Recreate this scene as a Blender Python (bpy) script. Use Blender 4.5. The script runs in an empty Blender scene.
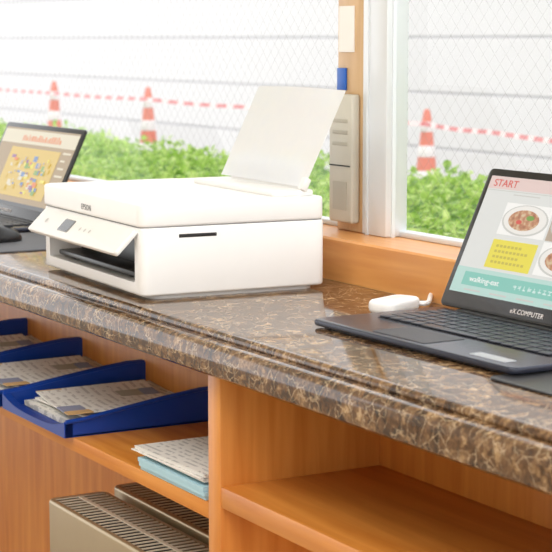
import bpy, bmesh, math, random
from mathutils import Vector, Matrix, noise
random.seed(7)
SC = bpy.context.scene
C = SC.collection
Z0 = 0.80            # counter height above the room floor; everything below is written with the counter top at z = 0

# ------------------------------------------------------------------ camera model
FPX, YH = 1770.0, 40.0
PITCH = math.atan((276 - YH) / FPX)
TH = math.atan(1021 / 1786.0)
Fv = Vector((-math.cos(TH), math.sin(TH), 0)); Rv = Vector((math.sin(TH), math.cos(TH), 0)); Zv = Vector((0, 0, 1))
FWD = Fv * math.cos(PITCH) - Zv * math.sin(PITCH)
UPV = Fv * math.sin(PITCH) + Zv * math.cos(PITCH)
HC = 0.37
def ray(u, v): return FWD + Rv * ((u - 276) / FPX) + UPV * ((276 - v) / FPX)
d0 = ray(164, 300); CAM = Vector((0, 0, HC)); q = CAM + d0 * (-HC / d0.z)
CAM = Vector((-q.x, -q.y, HC))
def onZ(u, v, z=0.0): d = ray(u, v); return CAM + d * ((z - CAM.z) / d.z)
def onY(u, v, y): d = ray(u, v); return CAM + d * ((y - CAM.y) / d.y)
def onX(u, v, x): d = ray(u, v); return CAM + d * ((x - CAM.x) / d.x)

# ------------------------------------------------------------------ materials
def newmat(name):
    m = bpy.data.materials.new(name); m.use_nodes = True
    nt = m.node_tree
    return m, nt, nt.nodes['Principled BSDF']
def N(nt, t, **kw):
    n = nt.nodes.new(t)
    for k, v in kw.items(): setattr(n, k, v)
    return n
def plain(name, col, rough=0.5, metal=0.0, var=0.06, scale=30, emit=0.0, spec=0.5):
    m, nt, b = newmat(name)
    tc = N(nt, 'ShaderNodeTexCoord'); no = N(nt, 'ShaderNodeTexNoise'); no.inputs['Scale'].default_value = scale
    nt.links.new(tc.outputs['Object'], no.inputs['Vector'])
    mx = N(nt, 'ShaderNodeMix', data_type='RGBA')
    nt.links.new(no.outputs['Fac'], mx.inputs[0])
    mx.inputs[6].default_value = [c * (1 - var) for c in col] + [1]
    mx.inputs[7].default_value = [min(1, c * (1 + var)) for c in col] + [1]
    nt.links.new(mx.outputs[2], b.inputs['Base Color'])
    b.inputs['Roughness'].default_value = rough; b.inputs['Metallic'].default_value = metal
    b.inputs['Specular IOR Level'].default_value = spec
    if emit:
        nt.links.new(mx.outputs[2], b.inputs['Emission Color']); b.inputs['Emission Strength'].default_value = emit
    return m
def srgb(r, g, b):
    f = lambda c: (c / 255 / 12.92) if c / 255 <= .04045 else ((c / 255 + .055) / 1.055) ** 2.4
    return (f(r), f(g), f(b))
def ramp(nt, stops):
    r = N(nt, 'ShaderNodeValToRGB')
    while len(r.color_ramp.elements) < len(stops): r.color_ramp.elements.new(0.5)
    for e, (p, c) in zip(r.color_ramp.elements, stops): e.position = p; e.color = (*c, 1)
    return r
def marble():
    m, nt, b = newmat('brown_marble')
    tc = N(nt, 'ShaderNodeTexCoord')
    def noi(scale, detail, rough, off, src=None):
        mp = N(nt, 'ShaderNodeMapping'); mp.inputs['Location'].default_value = (off, off * 2, off * 3); nt.links.new(src or tc.outputs['Object'], mp.inputs[0])
        n = N(nt, 'ShaderNodeTexNoise'); n.inputs['Scale'].default_value = scale; n.inputs['Detail'].default_value = detail; n.inputs['Roughness'].default_value = rough
        nt.links.new(mp.outputs[0], n.inputs['Vector']); return n
    n1 = noi(60, 4, .65, 0)
    sc = N(nt, 'ShaderNodeVectorMath', operation='SCALE'); sc.inputs['Scale'].default_value = 0.014
    nt.links.new(n1.outputs['Color'], sc.inputs[0])
    ad = N(nt, 'ShaderNodeVectorMath', operation='ADD')
    nt.links.new(tc.outputs['Object'], ad.inputs[0]); nt.links.new(sc.outputs[0], ad.inputs[1])
    def mth(op, a, b2):
        n = N(nt, 'ShaderNodeMath', operation=op); nt.links.new(a, n.inputs[0])
        if isinstance(b2, float): n.inputs[1].default_value = b2
        elif b2 is not None: nt.links.new(b2, n.inputs[1])
        return n.outputs[0]
    def crack(scale, lo, hi):
        v = N(nt, 'ShaderNodeTexVoronoi', feature='DISTANCE_TO_EDGE'); v.inputs['Scale'].default_value = scale
        nt.links.new(ad.outputs[0], v.inputs['Vector'])
        r = ramp(nt, [(lo, (1, 1, 1)), (hi, (0, 0, 0))]); nt.links.new(v.outputs['Distance'], r.inputs[0]); return r.outputs[0]
    def mask(scale, lo, hi, off):
        n = noi(scale, 4, .6, off); r3 = ramp(nt, [(lo, (0, 0, 0)), (hi, (1, 1, 1))]); nt.links.new(n.outputs['Fac'], r3.inputs[0]); return r3.outputs[0]
    v1 = mth('MULTIPLY', mth('MULTIPLY', crack(26, .003, .018), mask(26, .46, .56, 2.3)), .65)
    v3 = mth('MULTIPLY', mth('MULTIPLY', crack(66, .006, .05), mask(32, .46, .56, 9.4)), .6)
    n2 = noi(52, 11, .76, 1.3)
    n4 = noi(9, 3, .5, 6.1)
    vc = N(nt, 'ShaderNodeTexVoronoi'); vc.inputs['Scale'].default_value = 105; nt.links.new(ad.outputs[0], vc.inputs['Vector'])
    s2 = N(nt, 'ShaderNodeSeparateXYZ'); nt.links.new(vc.outputs['Color'], s2.inputs[0])
    cell = mth('MULTIPLY', mth('SUBTRACT', s2.outputs['X'], .5), .20)
    big = mth('MULTIPLY', mth('SUBTRACT', n4.outputs['Fac'], .5), .30)
    val = mth('ADD', mth('ADD', n2.outputs['Fac'], cell), big)
    base = ramp(nt, [(0.30, srgb(46, 29, 18)), (0.45, srgb(80, 55, 34)), (0.56, srgb(110, 80, 52)), (0.66, srgb(154, 122, 84)), (0.78, srgb(206, 178, 138))])
    nt.links.new(val, base.inputs[0])
    vv = mth('MAXIMUM', v1, v3)
    mx = N(nt, 'ShaderNodeMix', data_type='RGBA'); nt.links.new(vv, mx.inputs[0])
    nt.links.new(base.outputs[0], mx.inputs[6]); mx.inputs[7].default_value = (*srgb(214, 190, 154), 1)
    nt.links.new(mx.outputs[2], b.inputs['Base Color']); b.inputs['Roughness'].default_value = .07
    b.inputs['Specular IOR Level'].default_value = .65
    return m
def wood(name, c1, c2, axis='x', rough=.38):
    m, nt, b = newmat(name)
    tc = N(nt, 'ShaderNodeTexCoord'); mp = N(nt, 'ShaderNodeMapping')
    s = {'x': (1.2, 16, 16), 'z': (16, 16, 1.2), 'y': (16, 1.2, 16)}[axis]; mp.inputs['Scale'].default_value = s
    nt.links.new(tc.outputs['Object'], mp.inputs[0])
    n1 = N(nt, 'ShaderNodeTexNoise'); n1.inputs['Scale'].default_value = 3; n1.inputs['Detail'].default_value = 5; n1.inputs['Distortion'].default_value = .4
    nt.links.new(mp.outputs[0], n1.inputs['Vector'])
    r = ramp(nt, [(0.3, c1), (0.7, c2)]); nt.links.new(n1.outputs['Fac'], r.inputs[0])
    nt.links.new(r.outputs[0], b.inputs['Base Color']); b.inputs['Roughness'].default_value = rough
    return m
def printed(name, bg, ink, sx, sy, amount=.6, patch=None, pth=.7):
    """printed paper: rows of small print with blank gaps and a few picture patches"""
    m, nt, b = newmat(name)
    tc = N(nt, 'ShaderNodeTexCoord'); sp = N(nt, 'ShaderNodeSeparateXYZ'); nt.links.new(tc.outputs['Object'], sp.inputs[0])
    w = N(nt, 'ShaderNodeMath', operation='MULTIPLY'); w.inputs[1].default_value = sy; nt.links.new(sp.outputs['Y'], w.inputs[0])
    fr = N(nt, 'ShaderNodeMath', operation='FRACT'); nt.links.new(w.outputs[0], fr.inputs[0])
    gt = N(nt, 'ShaderNodeMath', operation='GREATER_THAN'); gt.inputs[1].default_value = .6; nt.links.new(fr.outputs[0], gt.inputs[0])
    no = N(nt, 'ShaderNodeTexNoise'); no.inputs['Scale'].default_value = sx; nt.links.new(tc.outputs['Object'], no.inputs['Vector'])
    g2 = N(nt, 'ShaderNodeMath', operation='GREATER_THAN'); g2.inputs[1].default_value = .48; nt.links.new(no.outputs['Fac'], g2.inputs[0])
    mu = N(nt, 'ShaderNodeMath', operation='MULTIPLY'); nt.links.new(gt.outputs[0], mu.inputs[0]); nt.links.new(g2.outputs[0], mu.inputs[1])
    am = N(nt, 'ShaderNodeMath', operation='MULTIPLY'); am.inputs[1].default_value = amount; nt.links.new(mu.outputs[0], am.inputs[0])
    mx = N(nt, 'ShaderNodeMix', data_type='RGBA'); nt.links.new(am.outputs[0], mx.inputs[0])
    mx.inputs[6].default_value = (*bg, 1); mx.inputs[7].default_value = (*ink, 1)
    out = mx.outputs[2]
    if patch:
        vo = N(nt, 'ShaderNodeTexVoronoi', distance='CHEBYCHEV'); vo.inputs['Scale'].default_value = 24; nt.links.new(tc.outputs['Object'], vo.inputs['Vector'])
        vo.inputs['Randomness'].default_value = .3
        s2 = N(nt, 'ShaderNodeSeparateXYZ'); nt.links.new(vo.outputs['Color'], s2.inputs[0])
        g3 = N(nt, 'ShaderNodeMath', operation='GREATER_THAN'); g3.inputs[1].default_value = pth; nt.links.new(s2.outputs['X'], g3.inputs[0])
        rp = ramp(nt, [(0.0, patch[0]), (0.33, patch[1]), (0.66, patch[2]), (1.0, patch[0])]); nt.links.new(s2.outputs['Y'], rp.inputs[0])
        m3 = N(nt, 'ShaderNodeMix', data_type='RGBA'); nt.links.new(g3.outputs[0], m3.inputs[0]); nt.links.new(out, m3.inputs[6]); nt.links.new(rp.outputs[0], m3.inputs[7])
        out = m3.outputs[2]
    nt.links.new(out, b.inputs['Base Color']); b.inputs['Roughness'].default_value = .6
    return m
def wired_glass():
    m = bpy.data.materials.new('wired_glass'); m.use_nodes = True; nt = m.node_tree; nt.nodes.clear()
    out = N(nt, 'ShaderNodeOutputMaterial'); tr = N(nt, 'ShaderNodeBsdfTransparent'); gl = N(nt, 'ShaderNodeBsdfGlossy'); gl.inputs['Roughness'].default_value = .02
    tr.inputs[0].default_value = (.99, .995, .99, 1)
    m1 = N(nt, 'ShaderNodeMixShader'); m1.inputs[0].default_value = .04; nt.links.new(tr.outputs[0], m1.inputs[1]); nt.links.new(gl.outputs[0], m1.inputs[2])
    tc = N(nt, 'ShaderNodeTexCoord'); sp = N(nt, 'ShaderNodeSeparateXYZ'); nt.links.new(tc.outputs['Object'], sp.inputs[0])
    fs = []
    for op in ('ADD', 'SUBTRACT'):
        a = N(nt, 'ShaderNodeMath', operation=op); nt.links.new(sp.outputs['X'], a.inputs[0]); nt.links.new(sp.outputs['Z'], a.inputs[1])
        s = N(nt, 'ShaderNodeMath', operation='MULTIPLY'); s.inputs[1].default_value = 1 / .027; nt.links.new(a.outputs[0], s.inputs[0])
        f = N(nt, 'ShaderNodeMath', operation='FRACT'); nt.links.new(s.outputs[0], f.inputs[0])
        l = N(nt, 'ShaderNodeMath', operation='LESS_THAN'); l.inputs[1].default_value = .05; nt.links.new(f.outputs[0], l.inputs[0]); fs.append(l)
    mm = N(nt, 'ShaderNodeMath', operation='MAXIMUM'); nt.links.new(fs[0].outputs[0], mm.inputs[0]); nt.links.new(fs[1].outputs[0], mm.inputs[1])
    sc = N(nt, 'ShaderNodeMath', operation='MULTIPLY'); sc.inputs[1].default_value = .28; nt.links.new(mm.outputs[0], sc.inputs[0])
    di = N(nt, 'ShaderNodeBsdfDiffuse'); di.inputs[0].default_value = (.42, .43, .45, 1)
    m2 = N(nt, 'ShaderNodeMixShader'); nt.links.new(sc.outputs[0], m2.inputs[0]); nt.links.new(m1.outputs[0], m2.inputs[1]); nt.links.new(di.outputs[0], m2.inputs[2])
    nt.links.new(m2.outputs[0], out.inputs[0]); return m
def leafmat():
    m = bpy.data.materials.new('hedge_leaf'); m.use_nodes = True; nt = m.node_tree; nt.nodes.clear()
    out = N(nt, 'ShaderNodeOutputMaterial'); tc = N(nt, 'ShaderNodeTexCoord')
    no = N(nt, 'ShaderNodeTexNoise'); no.inputs['Scale'].default_value = 22; no.inputs['Detail'].default_value = 4; nt.links.new(tc.outputs['Object'], no.inputs['Vector'])
    r = ramp(nt, [(0.30, srgb(106, 150, 56)), (0.48, srgb(172, 208, 98)), (0.66, srgb(226, 242, 156))]); nt.links.new(no.outputs['Fac'], r.inputs[0])
    d = N(nt, 'ShaderNodeBsdfPrincipled'); d.inputs['Roughness'].default_value = .35; nt.links.new(r.outputs[0], d.inputs['Base Color'])
    t = N(nt, 'ShaderNodeBsdfTranslucent'); nt.links.new(r.outputs[0], t.inputs[0])
    mx = N(nt, 'ShaderNodeMixShader'); mx.inputs[0].default_value = .45; nt.links.new(d.outputs[0], mx.inputs[1]); nt.links.new(t.outputs[0], mx.inputs[2])
    nt.links.new(mx.outputs[0], out.inputs[0]); return m
def thinpaper():
    m = bpy.data.materials.new('thin_white_paper'); m.use_nodes = True; nt = m.node_tree; nt.nodes.clear()
    out = N(nt, 'ShaderNodeOutputMaterial'); tc = N(nt, 'ShaderNodeTexCoord')
    no = N(nt, 'ShaderNodeTexNoise'); no.inputs['Scale'].default_value = 40; nt.links.new(tc.outputs['Object'], no.inputs['Vector'])
    r = ramp(nt, [(0.3, (.95, .97, 1)), (0.7, (.97, .985, 1))]); nt.links.new(no.outputs['Fac'], r.inputs[0])
    d = N(nt, 'ShaderNodeBsdfDiffuse'); nt.links.new(r.outputs[0], d.inputs[0])
    t = N(nt, 'ShaderNodeBsdfTranslucent'); nt.links.new(r.outputs[0], t.inputs[0])
    mx = N(nt, 'ShaderNodeMixShader'); mx.inputs[0].default_value = .5; nt.links.new(d.outputs[0], mx.inputs[1]); nt.links.new(t.outputs[0], mx.inputs[2])
    tr = N(nt, 'ShaderNodeBsdfTransparent'); m2 = N(nt, 'ShaderNodeMixShader'); m2.inputs[0].default_value = .2
    nt.links.new(mx.outputs[0], m2.inputs[1]); nt.links.new(tr.outputs[0], m2.inputs[2])
    nt.links.new(m2.outputs[0], out.inputs[0]); return m
def tapemat():
    m, nt, b = newmat('barrier_tape')
    tc = N(nt, 'ShaderNodeTexCoord'); sp = N(nt, 'ShaderNodeSeparateXYZ'); nt.links.new(tc.outputs['Object'], sp.inputs[0])
    a = N(nt, 'ShaderNodeMath', operation='MULTIPLY'); a.inputs[1].default_value = 7.0; nt.links.new(sp.outputs['X'], a.inputs[0])
    f = N(nt, 'ShaderNodeMath', operation='FRACT'); nt.links.new(a.outputs[0], f.inputs[0])
    g = N(nt, 'ShaderNodeMath', operation='GREATER_THAN'); g.inputs[1].default_value = .40; nt.links.new(f.outputs[0], g.inputs[0])
    mx = N(nt, 'ShaderNodeMix', data_type='RGBA'); nt.links.new(g.outputs[0], mx.inputs[0]); mx.inputs[6].default_value = (*srgb(240, 216, 216), 1); mx.inputs[7].default_value = (*srgb(212, 122, 124), 1)
    nt.links.new(mx.outputs[2], b.inputs['Base Color']); b.inputs['Roughness'].default_value = .5; return m

WA, WB = srgb(204, 124, 46), srgb(228, 154, 72)
M = dict(
    marble=marble(),
    wood_h=wood('maple_wood_along', WA, WB, 'x'),
    wood_v=wood('maple_wood_upright', WA, WB, 'z'),
    wood_s=wood('sill_wood', srgb(216, 144, 76), srgb(236, 172, 102), 'x', .3),
    white=plain('printer_white', srgb(246, 245, 243), .34, var=.012),
    white2=plain('printer_cream', srgb(240, 239, 236), .4, var=.012),
    seam=plain('dark_gap', srgb(34, 32, 30), .6),
    black=plain('black_plastic', srgb(22, 22, 24), .35),
    charcoal=plain('charcoal_plastic', srgb(50, 52, 58), .45),
    matgrey=plain('mat_grey', srgb(92, 94, 100), .6),
    lcd=plain('panel_lcd', srgb(130, 131, 130), .2),
    lcd2=plain('panel_lcd_glass', srgb(64, 66, 70), .2),
    greytext=plain('grey_print', srgb(140, 140, 140), .5),
    palegrey=plain('button_grey', srgb(206, 205, 202), .5),
    paper=plain('white_paper', srgb(252, 252, 252), .55, var=.008),
    thin=thinpaper(),
    blue=plain('blue_tray', srgb(20, 66, 160), .35, var=.05, scale=8),
    deck=plain('laptop_deck', srgb(52, 56, 70), .26, metal=.3, var=.03),
    keym=plain('laptop_key', srgb(38, 42, 54), .35),
    bezel=plain('laptop_bezel', srgb(20, 20, 22), .25),
    stick=plain('faint_sticker', srgb(170, 174, 180), .5, var=.08, scale=160),
    lightbluep=plain('light_blue_folder', srgb(176, 216, 230), .5),
    heater=plain('heater_shell', srgb(170, 152, 120), .32, metal=.55, var=.03),
    heaterg=plain('heater_grille', srgb(218, 210, 190), .4, metal=.3),
    alu=plain('aluminium_frame', srgb(226, 231, 234), .35, metal=.2, var=.02),
    cream=plain('cream_plastic', srgb(204, 199, 184), .45),
    creamd=plain('cream_dark', srgb(184, 178, 162), .5),  # slightly darker cream for the louvres and cover plate
    tan=wood('post_wood', srgb(202, 164, 118), srgb(222, 188, 144), 'z'),
    signblue=plain('sign_blue', srgb(30, 96, 190), .4),
    facade=plain('facade_panel', srgb(209, 207, 206), .6, var=.03, scale=1.5),
    joint=plain('facade_joint', srgb(188, 187, 191), .7),
    ground=plain('asphalt', srgb(205, 205, 203), .9, var=.06),
    floor=plain('room_floor', srgb(190, 172, 150), .5, var=.05, scale=4),
    wallp=plain('wall_paint', srgb(236, 226, 210), .7),
    ceil=plain('ceiling_paint', srgb(242, 238, 230), .8),
    cone=plain('cone_red', srgb(224, 132, 114), .5),
    conew=plain('cone_band', srgb(240, 234, 234), .4),
    glass=wired_glass(), leaf=leafmat(), tape=tapemat(),
    core=plain('hedge_inside', srgb(100, 138, 56), .9, var=.3, scale=12),
    news=printed('newsprint', srgb(242, 240, 234), srgb(150, 150, 152), 70, 90, .5),
    news2=printed('brochure_print', srgb(250, 248, 243), srgb(166, 160, 158), 60, 70, .45, (srgb(216, 150, 112), srgb(124, 156, 196), srgb(232, 212, 140)), .68),
    sheetp=printed('form_print', srgb(246, 243, 237), srgb(166, 164, 162), 90, 80, .45),
)
def screen(name, col, e=.75):
    m, nt, b = newmat(name)
    b.inputs['Base Color'].default_value = (*[c * .25 for c in col], 1); b.inputs['Roughness'].default_value = .3
    no = N(nt, 'ShaderNodeTexNoise'); no.inputs['Scale'].default_value = 20
    mx = N(nt, 'ShaderNodeMix', data_type='RGBA'); nt.links.new(no.outputs['Fac'], mx.inputs[0])
    mx.inputs[6].default_value = (*[c * .97 for c in col], 1); mx.inputs[7].default_value = (*col, 1)
    nt.links.new(mx.outputs[2], b.inputs['Emission Color']); b.inputs['Emission Strength'].default_value = e
    return m
def food(name, cols, scale=60):
    m, nt, b = newmat(name)
    tc = N(nt, 'ShaderNodeTexCoord'); no = N(nt, 'ShaderNodeTexNoise'); no.inputs['Scale'].default_value = scale; no.inputs['Detail'].default_value = 3
    nt.links.new(tc.outputs['Object'], no.inputs['Vector'])
    r = ramp(nt, [(0.35, cols[0]), (0.5, cols[1]), (0.65, cols[2])]); nt.links.new(no.outputs['Fac'], r.inputs[0])
    b.inputs['Base Color'].default_value = (.05, .05, .05, 1); nt.links.new(r.outputs[0], b.inputs['Emission Color']); b.inputs['Emission Strength'].default_value = .75
    return m
S = dict(
    page=screen('page_white', srgb(218, 220, 218)), head=screen('page_header', srgb(222, 200, 196)), red=screen('page_red', srgb(210, 92, 84)),
    yellow=screen('page_yellow', srgb(228, 216, 84)), teal=screen('page_teal', srgb(132, 196, 184)), aqua=screen('page_aqua', srgb(182, 214, 208)),
    white=screen('page_light', srgb(240, 240, 238)), pale=screen('page_pale_text', srgb(212, 232, 228)), grey=screen('page_grey', srgb(160, 160, 160)), dark=screen('page_dark', srgb(60, 62, 66)),
    plate=screen('page_plate', srgb(232, 230, 226)), rim=screen('page_plate_rim', srgb(200, 200, 196)), olive=screen('page_olive', srgb(196, 182, 84)), table=screen('page_table', srgb(180, 164, 148)),
    beige=screen('page_backdrop', srgb(176, 148, 104), .6), banner=screen('page_pale_banner', srgb(228, 218, 190), .65), orange=screen('page_orange', srgb(222, 120, 50)), green=screen('page_green', srgb(120, 160, 80)), sky=screen('page_sky', srgb(96, 130, 180)), ochre=screen('page_ochre', srgb(222, 188, 78), .65), purple=screen('page_purple', srgb(140, 92, 140)),
    noodles=food('food_noodles', [srgb(176, 106, 66), srgb(212, 146, 104), srgb(232, 204, 164)], 140),
    stew=food('food_stew', [srgb(120, 80, 56), srgb(174, 112, 70), srgb(214, 170, 114)], 140),
)

# ------------------------------------------------------------------ mesh helpers
class MB:
    def __init__(s): s.bm = bmesh.new()
    def box(s, x0, x1, y0, y1, z0, z1, bev=0, seg=2):
        r = bmesh.ops.create_cube(s.bm, size=1)
        for v in r['verts']: v.co = Vector(((x0 + x1) / 2 + v.co.x * (x1 - x0), (y0 + y1) / 2 + v.co.y * (y1 - y0), (z0 + z1) / 2 + v.co.z * (z1 - z0)))
        if bev:
            es = list({e for v in r['verts'] for e in v.link_edges})
            bmesh.ops.bevel(s.bm, geom=es, offset=bev, segments=seg, affect='EDGES', profile=.5)
        return s
    def poly(s, pts, vec, bev=0, seg=2):
        """planar polygon extruded along vec; bev rounds the two rims"""
        vs = [s.bm.verts.new(p) for p in pts]; f = s.bm.faces.new(vs)
        r = bmesh.ops.extrude_face_region(s.bm, geom=[f]); nv = [g for g in r['geom'] if isinstance(g, bmesh.types.BMVert)]
        for v in nv: v.co += Vector(vec)
        fs = {f2 for v in vs + nv for f2 in v.link_faces}
        bmesh.ops.recalc_face_normals(s.bm, faces=list(fs))
        if bev:
            a, b2 = set(vs), set(nv)
            es = [e for e in {e for v in vs + nv for e in v.link_edges} if (e.verts[0] in a and e.verts[1] in a) or (e.verts[0] in b2 and e.verts[1] in b2)]
            bmesh.ops.bevel(s.bm, geom=es, offset=bev, segments=seg, affect='EDGES', profile=.5)
        return s
    def rbox(s, x0, x1, y0, y1, z0, z1, r, bev=0, seg=3, n=6):
        pts = []
        for cx, cy, a0 in ((x1 - r, y1 - r, 0), (x0 + r, y1 - r, 90), (x0 + r, y0 + r, 180), (x1 - r, y0 + r, 270)):
            for k in range(n + 1):
                a = math.radians(a0 + 90 * k / n); pts.append((cx + r * math.cos(a), cy + r * math.sin(a), z0))
        return s.poly(pts, (0, 0, z1 - z0), bev, seg)
    def tube(s, pts, r, n=8):
        pts = [Vector(p) for p in pts]; rings = []
        for i, p in enumerate(pts):
            t = (pts[min(i + 1, len(pts) - 1)] - pts[max(i - 1, 0)]).normalized()
            a = t.cross(Vector((0, 0, 1)));  a = a.normalized() if a.length > 1e-3 else Vector((1, 0, 0)); b = t.cross(a)
            rings.append([s.bm.verts.new(p + a * (r * math.cos(2 * math.pi * k / n)) + b * (r * math.sin(2 * math.pi * k / n))) for k in range(n)])
        for i in range(len(rings) - 1):
            for k in range(n): s.bm.faces.new((rings[i][k], rings[i][(k + 1) % n], rings[i + 1][(k + 1) % n], rings[i + 1][k]))
        s.bm.faces.new(rings[0]); s.bm.faces.new(rings[-1][::-1]); return s
    def lathe(s, prof, n=28, cap=True):
        rings = [[s.bm.verts.new((r * math.cos(2 * math.pi * k / n), r * math.sin(2 * math.pi * k / n), z)) for k in range(n)] for r, z in prof]
        for i in range(len(rings) - 1):
            for k in range(n): s.bm.faces.new((rings[i][k], rings[i][(k + 1) % n], rings[i + 1][(k + 1) % n], rings[i + 1][k]))
        if cap: s.bm.faces.new(rings[0][::-1]); s.bm.faces.new(rings[-1])
        return s
    def disc(s, cx, cy, z, r, n=28, ry=None):
        s.bm.faces.new([s.bm.verts.new((cx + r * math.cos(2 * math.pi * k / n), cy + (ry or r) * math.sin(2 * math.pi * k / n), z)) for k in range(n)]); return s
    def quad(s, *p): s.bm.faces.new([s.bm.verts.new(v) for v in p]); return s
    def rect(s, x0, x1, y0, y1, z): return s.quad((x0, y0, z), (x1, y0, z), (x1, y1, z), (x0, y1, z))
    def sheet(s, w, l, t, f, nx=10, ny=10):
        g = []
        for zz in (0, t): g.append([[s.bm.verts.new((w * i / nx - w / 2, l * j / ny - l / 2, f(i / nx, j / ny) + zz)) for j in range(ny + 1)] for i in range(nx + 1)])
        for i in range(nx):
            for j in range(ny):
                s.bm.faces.new((g[1][i][j], g[1][i + 1][j], g[1][i + 1][j + 1], g[1][i][j + 1]))
                s.bm.faces.new((g[0][i][j], g[0][i][j + 1], g[0][i + 1][j + 1], g[0][i + 1][j]))
        for i in range(nx):
            s.bm.faces.new((g[0][i][0], g[0][i + 1][0], g[1][i + 1][0], g[1][i][0])); s.bm.faces.new((g[0][i][ny], g[1][i][ny], g[1][i + 1][ny], g[0][i + 1][ny]))
        for j in range(ny):
            s.bm.faces.new((g[0][0][j], g[1][0][j], g[1][0][j + 1], g[0][0][j + 1])); s.bm.faces.new((g[0][nx][j], g[0][nx][j + 1], g[1][nx][j + 1], g[1][nx][j]))
        return s
    def build(s, name, mat, parent=None, loc=(0, 0, 0), rot=(0, 0, 0), smooth=35):
        me = bpy.data.meshes.new(name); s.bm.to_mesh(me); s.bm.free()
        if smooth:
            me.shade_smooth(); me.set_sharp_from_angle(angle=math.radians(smooth))
        me.materials.append(mat)
        o = bpy.data.objects.new(name, me); C.objects.link(o); o.parent = parent; o.location = loc; o.rotation_euler = rot
        return o
def tag(o, label=None, cat=None, group=None, kind=None):
    for k, v in (('label', label), ('category', cat), ('group', group), ('kind', kind)):
        if v: o[k] = v
    return o
def thing(name, label, cat, loc=(0, 0, 0), rz=0, group=None):
    o = bpy.data.objects.new(name, None); C.objects.link(o); o.location = loc; o.rotation_euler = (0, 0, rz); o.empty_display_size = .05
    return tag(o, label, cat, group)
def copy_tree(o, parent=None):
    c = o.copy(); C.objects.link(c); c.parent = parent
    for ch in [x for x in C.objects if x.parent == o]: copy_tree(ch, c)
    return c
def text(body, size, mat, name, parent, loc, rot=(0, 0, 0), ext=.0002, align='LEFT', sx=1, space=1.0, off=0.0):
    cu = bpy.data.curves.new('t', 'FONT'); cu.body = body; cu.size = size; cu.extrude = ext; cu.align_x = align; cu.space_character = space; cu.offset = off
    t = bpy.data.objects.new('t', cu); C.objects.link(t); bpy.context.view_layer.update()
    me = bpy.data.meshes.new_from_object(t.evaluated_get(bpy.context.evaluated_depsgraph_get()))
    bpy.data.objects.remove(t); bpy.data.curves.remove(cu)
    me.materials.clear(); me.materials.append(mat); me.name = name
    o = bpy.data.objects.new(name, me); C.objects.link(o); o.parent = parent; o.location = loc; o.rotation_euler = rot; o.scale = (sx, 1, 1)
    return o
def cut(o, boxes):
    cs = []
    for b in boxes:
        m = MB().box(*b, bev=.003, seg=2); c = m.build('cutter', M['seam'], o.parent, smooth=0); cs.append(c)
        md = o.modifiers.new('b', 'BOOLEAN'); md.object = c; md.operation = 'DIFFERENCE'; md.solver = 'EXACT'
    bpy.context.view_layer.update()
    me = bpy.data.meshes.new_from_object(o.evaluated_get(bpy.context.evaluated_depsgraph_get()))
    o.modifiers.clear(); old = o.data; o.data = me; me.name = old.name
    me.shade_smooth(); me.set_sharp_from_angle(angle=math.radians(35))
    for c in cs: bpy.data.objects.remove(c)

# ------------------------------------------------------------------ key dimensions
YC = -0.055                     # front plane of the cabinets
YS = onZ(380, 289, 0).y         # front of the raised wooden sill
ZS = onY(385, 246, YS).z        # sill top
YW = YS + .06                   # window plane
XD0 = onY(208, 450, YC).x; XD1 = onY(220, 450, YC).x
YB = onX(380, 450, XD1).y       # back panels of the cabinets
ZR = onY(220, 487, YC).z        # right shelf top
ZL = onY(207, 503, YC).z        # left shelf top
XL, XR = -2.7, 1.5
ZF = -Z0

# ------------------------------------------------------------------ setting
ZCEIL = 1.75
tag(MB().box(-4, 3.4, -3.2, YW + .1, ZF - .05, ZF).build('floor', M['floor'], smooth=0), kind='structure')
tag(MB().box(-4, 3.4, -3.2, YW + .1, ZCEIL, ZCEIL + .05).build('ceiling', M['ceil'], smooth=0), kind='structure')
tag(MB().box(-4, 3.4, -3.25, -3.2, ZF, ZCEIL).build('wall_front', M['wallp'], smooth=0), kind='structure')
tag(MB().box(-4, 3.4, YS + .012, YW + .08, ZF, ZS - .02).box(-4, 3.4, YW, YW + .08, ZS + 1.25, ZCEIL).build('wall_back', M['wallp'], smooth=0), kind='structure')
tag(MB().poly([(XL, YS - .010, 0), (XL, YS - .010, ZS - .003), (XL, YS - .007, ZS), (XL, YW + .06, ZS), (XL, YW + .06, ZS - .018), (XL, YS + .010, ZS - .018), (XL, YS + .010, 0)], (XR - XL, 0, 0)).build('trim_1', M['wood_s']), kind='structure')
xm0 = onY(362, 150, YW).x; xm1 = onY(386, 150, YW).x; ym1 = onX(406, 150, xm1).y
ztop = 1.25
w1 = thing('window_1', None, None, (0, YW, ZS)); tag(w1, kind='structure')
w2 = thing('window_2', None, None, (0, YW, ZS)); tag(w2, kind='structure')
xp0 = onY(335, 150, YW).x       # wooden post left of the mullion
yg = ym1 - YW + .001
def wframe(p, x0, x1):
    m = MB().box(x0, x1, yg - .012, yg + .012, 0, .009, .002).box(x0, x1, yg - .02, yg + .02, ztop - .05, ztop, .002)
    m.build('window_frame', M['alu'], p)
    MB().quad((x0, yg, .01), (x1, yg, .01), (x1, yg, ztop - .04), (x0, yg, ztop - .04)).build('glass', M['glass'], p, smooth=0)
wframe(w1, -4, xm0 + .02); wframe(w2, xm1 - .01, 3.4)
tag(MB().box(xm0, xm1, YW, ym1 + .004, ZS, ZS + ztop, .003).box(xm0 + .014, xm0 + .019, YW - .002, YW + .002, ZS, ZS + ztop).box(xm1 - .002, xm1 + .003, YW + .010, YW + .016, ZS, ZS + ztop)
    .build('trim_2', M['alu']), kind='structure')
tag(MB().box(xp0, xm0 - .001, YW + .004, YW + .05, ZS, ZS + ztop, .003).build('trim_3', M['tan']), kind='structure')
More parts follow.
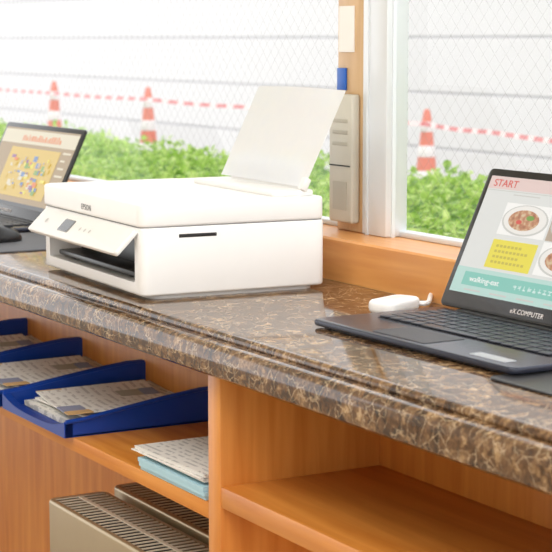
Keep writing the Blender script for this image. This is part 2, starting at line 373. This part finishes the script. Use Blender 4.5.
# outdoors
YO = 5.2
ZG = -.62
tag(MB().box(-22, 6, YW + .12, YO + .3, ZG - .05, ZG).build('floor_outside', M['ground'], smooth=0), kind='structure')
m = MB()
zs0 = onY(480, 37, YO).z
hh = .34
zz = zs0 - hh * 5
while zz < 3.2:
    m.box(-22, 6, YO, YO + .05, zz + .006, zz + hh - .006, .003, 1); zz += hh
facade = tag(m.build('wall_outside', M['facade']), kind='structure')
MB().box(-22, 6, YO + .010, YO + .12, ZG, 3.2).build('joint_backing', M['joint'], facade, smooth=0)

# hedge
m = MB()
hx0, hx1, hy0, hy1, hz = -8.5, 2.6, YW + .35, 2.25, -.080
def htop(x, y):
    e = min(1, (y - hy0) / .18, (hy1 - y) / .18)
    return hz + .05 * noise.noise(Vector((x * 2.2, y * 2.2, 1))) + .045 * noise.noise(Vector((x * 6, y * 6, 3))) + .02 * max(0, min(1, (x + 1) / 1.5)) - .10 * (1 - max(0, e)) ** 2
nx, ny = 150, 20
gr = [[m.bm.verts.new((hx0 + (hx1 - hx0) * i / nx, hy0 + (hy1 - hy0) * j / ny, htop(hx0 + (hx1 - hx0) * i / nx, hy0 + (hy1 - hy0) * j / ny) - .02)) for j in range(ny + 1)] for i in range(nx + 1)]
for i in range(nx):
    for j in range(ny): m.bm.faces.new((gr[i][j], gr[i + 1][j], gr[i + 1][j + 1], gr[i][j + 1]))
lo0 = [m.bm.verts.new((g[0].co.x, hy0 + .04, ZG)) for g in gr]; lo1 = [m.bm.verts.new((g[-1].co.x, hy1 - .04, ZG)) for g in gr]
for i in range(nx):
    m.bm.faces.new((lo0[i], lo0[i + 1], gr[i + 1][0], gr[i][0])); m.bm.faces.new((gr[i][-1], gr[i + 1][-1], lo1[i + 1], lo1[i]))
hedge = thing('hedge', 'clipped bright green leafy hedge growing outside behind the windows', 'hedge', (0, 0, 0))
m.build('hedge_core', M['core'], hedge)
vs, fs = [], []
for _ in range(40000):
    x = hx1 - (hx1 - hx0) * random.random() ** 1.25; y = random.uniform(hy0, hy1)
    z = htop(x, y) + random.uniform(-.03, .032)
    if random.random() < .22: y = hy0 + random.uniform(-.03, .05); z = htop(x, hy0 + .1) - random.random() * .3
    L = random.uniform(.020, .038); Wd = L * random.uniform(.55, .8)
    a = random.uniform(0, 6.283); el = random.uniform(-.4, 1.1)
    d = Vector((math.cos(a) * math.cos(el), math.sin(a) * math.cos(el), math.sin(el))); sd = d.cross(Vector((random.uniform(-.6, .6), random.uniform(-.6, .6), 1))).normalized()
    up = sd.cross(d) * (.12 * L)
    p = Vector((x, y, z)); n0 = len(vs)
    vs += [p, p + d * L * .30 + sd * Wd * .46 + up, p + d * L * .70 + sd * Wd * .42 + up, p + d * L, p + d * L * .70 - sd * Wd * .42 + up, p + d * L * .30 - sd * Wd * .46 + up]
    fs.append(tuple(range(n0, n0 + 6)))
me = bpy.data.meshes.new('foliage'); me.from_pydata(vs, [], fs); me.materials.append(M['leaf'])
o = bpy.data.objects.new('foliage', me); C.objects.link(o); o.parent = hedge

# traffic cones and tape
def make_cone():
    r = thing('traffic_cone', 'x', 'traffic cone')
    R_ = lambda z: .090 - (.090 - .016) * min(1, z / .70)
    MB().lathe([(R_(.03), .03), (R_(.30), .30), (R_(.66), .66), (.014, .69), (.009, .70)]).build('cone_body', M['cone'], r)
    for a, b in ((.37, .43), (.49, .54), (.60, .645)):
        MB().lathe([(R_(a) + .0008, a), (R_(a) + .0018, a + .002), (R_(b) + .0018, b - .002), (R_(b) + .0008, b)]).build('reflective_band', M['conew'], r)
    MB().rbox(-.17, .17, -.17, .17, 0, .035, .04, .006).build('base_plate', M['cone'], r)
    return r
cones = []
spec = [(54, 81, 2.9, 'red and white traffic cone left of the printer, beyond the left laptop screen'),
        (148, 87, 2.9, 'red and white traffic cone outside, directly above the printer lid'),
        (427, 109, 3.3, 'red and white traffic cone outside the right window beside the mullion')]
base = make_cone()
for i, (u, v, y, lab) in enumerate(spec):
    o = base if i == 0 else copy_tree(base)
    p = onY(u, v, y); o.location = (p.x, p.y, ZG); o.scale = (1, 1, (p.z - ZG) / .70); o['label'] = lab; o['group'] = 'traffic cones holding the barrier tape'; cones.append(p)
pts = [onY(-60, 84, 2.95), onY(52, 93, 2.85), onY(146, 99, 2.85), onY(245, 107, 2.95), onY(335, 115, 3.05), onY(425, 124, 3.25), onY(490, 132, 3.1), onY(640, 150, 2.7)]
m = MB(); prev = None
for i in range(len(pts) - 1):
    for k in range(9):
        t = k / 8; p = pts[i].lerp(pts[i + 1], t) - Vector((0, 0, .006 * math.sin(math.pi * t)))
        cur = (m.bm.verts.new(p + Vector((0, .003, .0085))), m.bm.verts.new(p + Vector((0, -.003, -.0085))))
        if prev: m.bm.faces.new((prev[0], prev[1], cur[1], cur[0]))
        prev = cur
tag(m.build('barrier_tape', M['tape']), 'red and white striped barrier tape strung between the cones', 'barrier tape')

# ------------------------------------------------------------------ counter top
prof = [(YS - .011, 0), (-.054, 0), (-.0585, -.0010), (-.0618, -.0035), (-.0630, -.0065), (-.0628, -.0088), (-.0618, -.0102),
        (-.0700, -.0110), (-.0770, -.0128), (-.0815, -.0165), (-.0840, -.0215), (-.0850, -.0275), (-.0850, -.046), (-.0838, -.0505), (-.080, -.0538), (-.075, -.055), (YS - .011, -.055)]
ct = MB().poly([(XL, y, z) for y, z in prof], (XR - XL, 0, 0)).build('countertop', M['marble'], smooth=32)
tag(ct, 'polished brown veined marble countertop with moulded front edge', 'countertop')

# ------------------------------------------------------------------ cabinets
zc = -.0555
cl = thing('shelf_unit', 'open maple shelf unit at the left holding blue trays above the heaters', 'shelf unit', (XL, YC, ZF))
def part(p, name, mat, *bx, bev=.0015):
    l = p.location; m = MB()
    for b in bx: m.box(b[0] - l.x, b[1] - l.x, b[2] - l.y, b[3] - l.y, b[4] - l.z, b[5] - l.z, bev)
    return m.build(name, mat, p)
part(cl, 'back_panel', M['wood_v'], (XL, XD0 - .001, YB, YB + .018, ZF, zc))
part(cl, 'side_panel', M['wood_v'], (XL, XL + .03, YC, YB, ZF, zc))
part(cl, 'shelf', M['wood_h'], (XL + .03, XD0 - .001, YC + .002, YB, ZL - .022, ZL))
cr = thing('shelf_unit', 'open empty maple shelf unit at the right under the open laptop', 'shelf unit', (XD0, YC, ZF))
part(cr, 'side_panel', M['wood_v'], (XD0, XD1, YC, YB, ZF, zc))
part(cr, 'side_panel', M['wood_v'], (XR - .036, XR, YC, YB, ZF, zc))
part(cr, 'back_panel', M['wood_v'], (XD0, XR, YB, YB + .018, ZF, zc))
part(cr, 'shelf', M['wood_h'], (XD1, XR - .036, YC + .001, YB, ZR - .028, ZR))
part(cr, 'bottom_panel', M['wood_h'], (XD1, XR - .036, YC + .001, YB, ZF + .06, ZF + .085))
part(cr, 'plinth', M['wood_h'], (XD1, XR - .036, YC + .03, YC + .045, ZF, ZF + .06))

# ------------------------------------------------------------------ printer
W, D, PZ = .418, .264, .139
pr = thing('printer', 'white inkjet printer with tilted control panel standing on the counter', 'printer', (0, 0, 0), math.radians(-3))
body = MB().rbox(-W, 0, -.034, D, .006, .1045, .014, .004).build('body', M['white'], pr)
cut(body, [(-W + .030, -.026, -.06, .16, .024, .088)])
MB().rbox(-W + .012, -.012, -.015, D - .012, 0, .012, .02).build('base', M['white2'], pr)
MB().box(-W + .031, -.027, .02, .158, .0242, .0875).build('paper_slot', M['black'], pr)
MB().box(-W + .045, -.045, -.024, .019, .028, .036, .002).build('output_tray', M['black'], pr)
MB().rbox(-W + .002, -.002, -.033, D - .002, .1040, .1055, .013).build('seam', M['greytext'], pr)
MB().rbox(-W, 0, -.036, D, .1052, PZ, .016, .0038, 3).build('scanner_lid', M['white'], pr)
MB().rbox(-W + .004, -.004, -.030, D - .06, PZ - .001, PZ + .0006, .014, .0004, 1).build('lid_inset', M['white'], pr)
MB().box(-.003, .0006, .024, .084, .0885, .0940, .001).build('grip_notch', M['seam'], pr)
# tilted control panel
ang = math.atan2(.034, .034)
pan = MB().rbox(-.378, 0, 0, .048, 0, .008, .005, .002).build('control_panel', M['white2'], pr, (-.012, -.066, .064), (ang, 0, 0))
MB().rbox(-.262, -.216, .012, .036, .0075, .0086, .004, .0005).build('display', M['lcd'], pan)
MB().rbox(-.259, -.219, .014, .034, .0085, .0089, .003).build('display_glass', M['lcd2'], pan)
for k in range(3): MB().disc(-.18 + .02 * k, .024, .0084, .0034, 16).build('button', M['palegrey'], pan)
MB().disc(-.33, .024, .0084, .0045, 20).build('button', M['palegrey'], pan)
text('EPSON', .0125, M['greytext'], 'brand_lettering', pr, (-.235, -.0366, .1130), (math.pi / 2, 0, 0), space=1.15)
# rear feeder
MB().rbox(-.315, -.02, .185, D - .008, PZ - .001, PZ + .009, .01, .004).build('feeder_base', M['white2'], pr)
fa = math.atan2(.175, .085)
FX, FY = -.148, .230
MB().rbox(-.12, .12, 0, .045, -.004, 0, .012, .0015).build('paper_support', M['white2'], pr, (FX, FY, PZ + .006), (fa, 0, 0))
MB().box(-.006, .006, 0, .02, -.001, .010, .002).build('edge_guide', M['white2'], pr, (FX + .148, FY - .003, PZ + .008), (fa, 0, 0))
SL = .158
sh = MB().sheet(.292, SL, .0005, lambda a, b: .005 * math.sin(math.pi * a) * b).build('paper_sheet', M['thin'])
rm = Matrix.Rotation(math.radians(-3), 4, 'Z')
hl = SL / 2 + .003
pos = rm @ Vector((FX, FY + math.cos(fa) * hl - math.sin(fa) * .003, PZ + .010 + math.sin(fa) * hl + math.cos(fa) * .003))
sh.location = pos; sh.rotation_euler = (rm @ Matrix.Rotation(fa, 4, 'X')).to_euler()
tag(sh, 'blank white paper sheet leaning upright in the rear feeder of the printer', 'paper sheet')

# ------------------------------------------------------------------ laptops
LW, LD, LT, LH = .415, .208, .0115, .201
def make_laptop(label, loc, rz, page):
    r = thing('laptop', label, 'laptop', loc, rz)
    MB().rbox(0, LW, 0, LD, .003, LT, .012, .0030, 3).build('base', M['deck'], r)
    MB().rbox(.014, LW - .014, .012, LD - .012, 0, .0035, .01).build('underside', M['black'], r)
    kb = MB().rbox(.034, LW - .034, .080, .194, LT - .0004, LT + .0006, .004).build('keyboard', M['bezel'], r)
    pitch = (LW - .072) / 15; first = None
    for row in range(6):
        c = 0
        while c < 15:
            n = 1
            if row == 0 and c == 4: n = 5
            if row in (1, 2) and c == 0: n = 2
            w = pitch * n - .0032; h = .0150 if row < 5 else .0115
            if n == 1 and row < 5 and first: o = first.copy(); C.objects.link(o); o.parent = kb
            else:
                o = MB().box(0, w, 0, h, 0, .0022, .0009, 2).build('key', M['keym'], kb)
                if n == 1 and row < 5 and not first: first = o
            o.location = (.037 + c * pitch, .0825 + row * .0185, LT + .0006)
            c += n
    MB().rbox(.125, .235, .010, .072, LT - .0003, LT + .0007, .004).build('touchpad', M['charcoal'], r)
    t = math.radians(25)
    MB().box(.05, LW - .05, LD - .012, LD + .004, LT - .006, LT + .003, .002).build('hinge', M['black'], r)
    lid = MB().rbox(0, LW, 0, LH, -.006, 0, .008, .002, 2).build('lid', M['bezel'], r, (0, LD - .002, LT + .003), (math.pi / 2 - t, 0, 0))
    x0, x1, y0, y1 = .011, LW - .011, .022, LH - .011
    MB().rect(x0, x1, y0, y1, .0004).build('display', S['page'] if page == 'food' else S['beige'], lid, smooth=0)
    def el(name, mat, a, b, c, d, z=.0008): return MB().rect(a, b, c, d, z).build(name, S[mat], lid, smooth=0)
    def dot(name, mat, cx, cy, z, rr, ry): return MB().disc(cx, cy, z, rr, 28, ry).build(name, S[mat], lid, smooth=0)
    if page == 'food':
        rn = random.Random(5)
        el('page_header', 'head', x0, x1, y1 - .018, y1)
        text('START', .0145, S['red'], 'page_title', lid, (x0 + .010, y1 - .0145, .0010), sx=1.2)
        el('page_rule', 'rim', x0, x1, y1 - .0205, y1 - .0195)
        for k in range(3): el('text_line', 'rim', .070 + .1 * k, .125 + .1 * k, y1 - .0250, y1 - .0235)
        col = (.112, .212, .312)
        for i, cx in enumerate(col):
            for j, cy in enumerate((.132, .085)):
                if i == 0 and j == 1: continue
                e = (i + j) % 2 == 0
                el('photo_frame', 'white' if e else 'table', cx - .048, cx + .048, cy - .0225, cy + .0225)
                dot('plate_rim', 'rim', cx, cy, .0010, .0465, .0218)
                dot('plate_picture', 'plate', cx, cy + .0005, .0012, .043, .0200)
                dot('food_picture', 'noodles' if e else 'stew', cx - .002, cy, .0015, .031, .0145)
                dot('garnish', 'green', cx + .010, cy + .004, .0018, .008, .0035)
                dot('garnish', 'red' if e else 'yellow', cx - .010, cy - .003, .0018, .006, .0030)
        el('yellow_box', 'yellow', .064, .156, .062, .102, .0011)
        for k in range(4):
            xx = .074
            while xx < .142 - .014 * (k % 2):
                el('text_mark', 'olive', xx, xx + .0055, .069 + .0075 * k, .0725 + .0075 * k, .0013); xx += .0078
        el('teal_band', 'aqua', x0, x1, y0, y0 + .036)
        el('teal_banner', 'teal', x0 + .02, x1, y0 + .011, y0 + .030, .0011)
        text('walking-eat', .0110, S['white'], 'banner_lettering', lid, (x0 + .034, y0 + .0170, .0013), sx=1.25)
        for q_ in range(24):
            xa = x0 + .126 + .0100 * q_
            m = MB()
            for s_ in range(rn.randint(2, 3)):
                yy = rn.uniform(.0165, .0220); m.rect(xa + rn.uniform(0, .001), xa + rn.uniform(.005, .0075), y0 + yy, y0 + yy + .0011, .0013)
            xv = xa + rn.uniform(.001, .005)
            m.rect(xv, xv + .0012, y0 + rn.uniform(.016, .0175), y0 + rn.uniform(.021, .0235), .0013)
            m.build('text_mark', S['pale'], lid, smooth=0)
        for k in range(6): el('text_line', 'rim', x0 + .03 + .055 * k, x0 + .065 + .055 * k, y0 + .004, y0 + .0062, .0011)
    else:
        rnd = random.Random(3)
        el('title_band', 'banner', x0, x1, y1 - .034, y1 - .004, .0007)
        xx = x1 - .28
        while xx < x1 - .08:
            ww = rnd.uniform(.003, .008); hh_ = rnd.uniform(.008, .015)
            el('title_letter', 'orange', xx, xx + ww, y1 - .027, y1 - .027 + hh_, .0011); xx += ww + .005
        el('page_picture', 'ochre', x1 - .32, x1 - .06, y0 + .020, y1 - .042)
        for k in range(70):
            ax = rnd.uniform(x1 - .30, x1 - .095); ay = rnd.uniform(y0 + .026, y1 - .062)
            el('picture_block', rnd.choice(['sky', 'green', 'orange', 'yellow', 'table', 'banner', 'banner', 'ochre', 'ochre', 'purple']), ax, ax + rnd.uniform(.005, .022), ay, ay + rnd.uniform(.003, .012), .0011 + .00002 * k)
        for k in range(7): el('text_line', 'banner', x1 - .048, x1 - .010 - .008 * (k % 3), y0 + .026 + .016 * k, y0 + .030 + .016 * k)
        el('task_bar', 'dark', x0, x1, y0, y0 + .008)
    text('eX.COMPUTER', .0092, M['conew'], 'brand_lettering', lid, (.148, .0078, .0005), space=1.1)
    return r
p = onZ(311, 327, 0)
lap = make_laptop('open black laptop showing a food page, at the right end of the counter', (p.x, p.y, 0), math.radians(1.5), 'food')
lbl = MB().rbox(0, .066, 0, .018, 0, .0006, .002).build('sticker', M['stick'], lap, (LW - .098, .014, LT))
tag(lbl, 'pale printed sticker')
p2 = onZ(48, 224, .016)
lap2 = make_laptop('open black laptop at the far left behind the printer', (p2.x - LW, p2.y - LD, 0), 0, 'map')
# mats, mouse
o = MB().rbox(0, .27, 0, .21, 0, .003, .012, .001).build('mouse_mat', M['matgrey'], None, (p2.x + .01, -.01, 0))
tag(o, 'dark grey mouse mat between the left laptop and the printer', 'mouse mat')
mt = onZ(-2, 243, 0)
ms = thing('computer_mouse', 'black computer mouse on the mat by the left laptop', 'mouse', (mt.x, mt.y, .003), 0)
m = MB()
bmesh.ops.create_uvsphere(m.bm, u_segments=24, v_segments=14, radius=1)
for v in m.bm.verts:
    zz = v.co.z
    v.co = Vector((v.co.x * .028, v.co.y * .046, (max(zz, -.12) + .12) * (.027 if v.co.y < .2 else .025)))
m.build('shell', M['black'], ms)
MB().rbox(-.004, .004, .012, .030, .0245, .030, .003, .001).build('scroll_wheel', M['charcoal'], ms)
mp = onZ(488, 378, 0)
o = MB().rbox(0, .26, 0, .20, 0, .003, .012, .001).build('mouse_mat', M['black'], None, (mp.x + .003, mp.y - .005, 0))
tag(o, 'black mouse mat at the right edge beside the laptop with the food page', 'mouse mat')
# white adapter with cable
a0 = onZ(392, 316, 0); a1 = onZ(424, 309, 0)
dv = (a1 - a0); az = math.atan2(dv.y, dv.x)
ad = thing('adapter', 'small white adapter with a white cable lying behind the right laptop', 'adapter', (a0.x, a0.y, 0), az)
L = dv.length
MB().rbox(0, L, 0, .046, 0, .018, .016, .006, 4).build('case', M['paper'], ad)
MB().rbox(.016, L - .016, .012, .034, .0172, .0186, .008, .0004).build('case_top', M['white2'], ad)
inv = (Matrix.Translation(ad.location) @ Matrix.Rotation(az, 4, 'Z')).inverted()
P = [Vector((L - .004, .023, .008)), inv @ onZ(427, 303, .008), inv @ onZ(431, 295, .010), inv @ onZ(438, 290, .016), inv @ onZ(449, 291, .020), inv @ onZ(464, 296, .020)]
cp = []
for i in range(len(P) - 1):
    q0, q1, q2, q3 = P[max(i - 1, 0)], P[i], P[i + 1], P[min(i + 2, len(P) - 1)]
    for k in range(6):
        t = k / 6; cp.append(.5 * ((2 * q1) + (q2 - q0) * t + (2 * q0 - 5 * q1 + 4 * q2 - q3) * t * t + (3 * q1 - q0 - 3 * q2 + q3) * t ** 3))
MB().tube(cp, .0036).build('cable', M['paper'], ad)

# ------------------------------------------------------------------ trays and papers on the left shelf
TW, TD = .262, .292
def make_tray():
    r = thing('letter_tray', 'x', 'paper tray')
    side = [(0, 0), (TD, 0), (TD, .054), (TD - .06, .054), (.17, .047), (.09, .036), (.03, .027), (0, .025)]
    m = MB().box(0, TW, .012, TD, 0, .004, .001)
    for x in (0, TW - .004): m.poly([(x, y, z) for y, z in side], (.004, 0, 0))
    m.box(0, TW, TD - .004, TD, 0, .054, .001)
    rim = [Vector((0, y, z)) for y, z in side[2:]]
    for x in (-.001, TW + .001):
        m.tube([(x, v.y, v.z) for v in rim], .0035, 8)
    m.tube([(0, TD - .002, .054), (TW, TD - .002, .054)], .0035, 8)
    m.build('tray_body', M['blue'], r)
    m = MB(); n = 14
    for i in range(n):
        xa, xb = TW * i / n, TW * (i + 1) / n
        h = lambda x: .010 + .015 * abs(2 * x / TW - 1) ** 3
        m.poly([(xa, -.002, 0), (xb, -.002, 0), (xb, -.002, h(xb)), (xa, -.002, h(xa))], (0, .014, 0))
    m.build('front_lip', M['blue'], r)
    return r
t3 = onZ(79, 437, ZL)
tx = [t3.x - TW, t3.x - TW * 2 - .010, t3.x - TW * 3 - .020]
tl = ['blue plastic letter tray nearest the papers pile on the left shelf', 'blue plastic letter tray in the middle of the left shelf', 'blue plastic letter tray farthest left on the shelf']
tr0 = make_tray()
paperdesc = ['nearest', 'middle', 'farthest left']
for i, x in enumerate(tx):
    o = tr0 if i == 0 else copy_tree(tr0)
    o.location = (x, YC - .012 - .004 * i, ZL + .0004); o['label'] = tl[i]; o['group'] = 'blue letter trays on the left shelf'
    h = .0052
    for k, (mt_, nm, lab) in enumerate((('news', 'newspaper', 'folded newspaper lying lowest in the %s blue tray' % paperdesc[i]), ('news', 'brochure', 'printed brochure in the %s blue tray, under the top leaflet' % paperdesc[i]), ('news2', 'leaflet', 'colour printed leaflet lying on top in the %s blue tray' % paperdesc[i]))):
        th = (.008, .003, .002)[k]
        w = (.220, .205, .200)[k]; l = (.25, .22, .19)[k]
        amp = (.003, .006, .008)[k]
        s = MB().sheet(w, l, th, lambda a, b, amp=amp: amp * (abs(2 * a - 1) ** 2) * (.3 + .7 * b)).build(nm, M[mt_])
        s.location = (x + TW / 2 + random.uniform(-.004, .004), YC + .016 + l / 2 + (0, .020, .008)[k], ZL + h); s.rotation_euler = (0, 0, math.radians((-1, 4, -6)[k] + random.uniform(-1.5, 1.5)))
        h += th + .0035
        tag(s, lab, nm)
# pile beside the divider
c0 = onZ(135, 470, ZL)
pw = XD0 - .012 - c0.x; h = 0.0003
for k in range(3):
    t = .0058
    s = MB().sheet(pw - .002, .228, t, lambda a, b: 0).build('folder', M['lightbluep'])
    s.location = (c0.x + pw / 2 + random.uniform(-.002, .002), YC + .116 + random.uniform(-.004, .004), ZL + h); h += t + .0004
    tag(s, 'pale blue folder lying under the printed papers beside the wooden divider', 'folder', 'pale blue folders in the pile by the divider')
for k in range(6):
    t = .0016
    s = MB().sheet(pw + .010, .212, t, lambda a, b: .003 * (1 - b) * a).build('printed_paper', M['sheetp'] if k < 5 else M['news'])
    s.location = (c0.x + pw / 2 - .014 + random.uniform(-.004, .004), YC + .110 + random.uniform(-.005, .005), ZL + h); s.rotation_euler = (0, 0, math.radians(random.uniform(-1.5, 1.5))); h += t + .0006
    if k < 5: tag(s, 'white printed paper in the pile on the shelf beside the wooden divider', 'paper', 'printed papers in the pile by the divider')
    else: tag(s, 'newspaper page lying topmost on the paper pile beside the divider', 'newspaper')

# ------------------------------------------------------------------ heaters under the left shelf
YH1 = YC - .006
hp = onY(46, 498, YH1); ZH = hp.z
def make_heater(label, loc, w, d, hgt):
    r = thing('panel_heater', label, 'heater', loc)
    b = MB().rbox(0, w, 0, d, .03, hgt, .016, .005, 3).build('shell', M['heater'], r)
    cut(b, [(.014, w - .014, .009, d - .009, hgt - .03, hgt + .02)])
    MB().box(.014, w - .014, .009, d - .009, hgt - .0295, hgt - .028).build('grille_cavity', M['seam'], r)
    m = MB(); pit = .0150; n = int((w - .028) / pit)
    for i in range(n + 1):
        x = .014 + (w - .028) * i / n; m.box(x - .0030, x + .0030, .008, d - .008, hgt - .0018, hgt - .0003, .0005, 1)
    m.box(.014, w - .014, d * .5 - .004, d * .5 + .004, hgt - .0018, hgt, .0005, 1)
    m.build('grille', M['heaterg'], r)
    m = MB()
    for x in (.05, w - .09): m.rbox(x, x + .04, .01, d - .01, 0, .031, .008)
    m.build('feet', M['black'], r)
    return r
hw = XD0 - .02 - hp.x
make_heater('beige metal heater with slotted top, front one of two under the shelf', (hp.x, YH1, ZF), hw, .104, ZH - ZF)
make_heater('beige metal heater with slotted top, standing behind the front one', (hp.x - .005, YH1 + .116, ZF), hw, .10, ZH - ZF + .006)

# ------------------------------------------------------------------ post fittings
zb0, zb1 = onY(348, 222, YW).z, onY(348, 94, YW).z
bx = thing('vent_box', 'cream louvred wall box on the post between printer paper and mullion', 'wall box', (xp0 + .002, YW + .003, zb0))
bw = xm0 - xp0 - .012; bh = zb1 - zb0
MB().box(0, bw, -.016, 0, 0, bh, .004, 3).build('case', M['cream'], bx)
for k in range(3): MB().box(.012, bw - .012, -.0170, -.015, bh * (.60 + .09 * k), bh * (.63 + .09 * k), .0007).build('louvre', M['creamd'], bx)
MB().box(.004, bw - .004, -.0172, -.015, bh * .44, bh * .450).build('seam', M['seam'], bx)
MB().rbox(.014, bw - .014, -.0172, -.015, bh * .10, bh * .32, .0006).build('cover_plate', M['creamd'], bx)
n0 = onY(342, 52, YW); n1 = onY(342, 6, YW)
tag(MB().box(xp0 + .008, xp0 + .052, YW + .0015, YW + .0035, n0.z, n1.z).build('notice', M['sheetp']), 'small white printed notice on the tan post above the blue sign', 'notice')
n0 = onY(342, 90, YW); n1 = onY(342, 68, YW)
tag(MB().box(xp0 + .004, xp0 + .030, YW + .0005, YW + .0035, n0.z, n1.z, .0005).build('sign', M['signblue']), 'small plain blue sign on the tan post above the cream box', 'sign')

# ------------------------------------------------------------------ light
w = bpy.data.worlds.new('World'); SC.world = w; w.use_nodes = True
bg = w.node_tree.nodes['Background']; bg.inputs[0].default_value = (.98, .985, 1, 1); bg.inputs[1].default_value = 2.05
def area(name, loc, tgt, size, e, col):
    l = bpy.data.lights.new(name, 'AREA'); l.shape = 'RECTANGLE'; l.size = size[0]; l.size_y = size[1]; l.energy = e; l.color = col
    o = bpy.data.objects.new(name, l); C.objects.link(o); o.location = loc; o.rotation_euler = (Vector(tgt) - Vector(loc)).to_track_quat('-Z', 'Y').to_euler(); return o
area('interior_fill', (.9, -1.0, 1.70), (.4, -.2, -.2), (2.2, 1.0), 50, (1, .98, .95))  # unseen soft fill added under the ceiling to brighten the interior

cam = bpy.data.cameras.new('Camera'); co = bpy.data.objects.new('Camera', cam); C.objects.link(co)
cam.sensor_width = 36; cam.lens = FPX / 552 * 36; cam.clip_start = .05
co.matrix_world = Matrix((( Rv.x, UPV.x, -FWD.x, CAM.x), (Rv.y, UPV.y, -FWD.y, CAM.y), (Rv.z, UPV.z, -FWD.z, CAM.z), (0, 0, 0, 1)))
cam.dof.use_dof = True; cam.dof.focus_distance = 2.55; cam.dof.aperture_fstop = 14
SC.camera = co
for o in list(C.objects):
    if o.parent is None: o.location.z += Z0
SC.view_settings.view_transform = 'Standard'
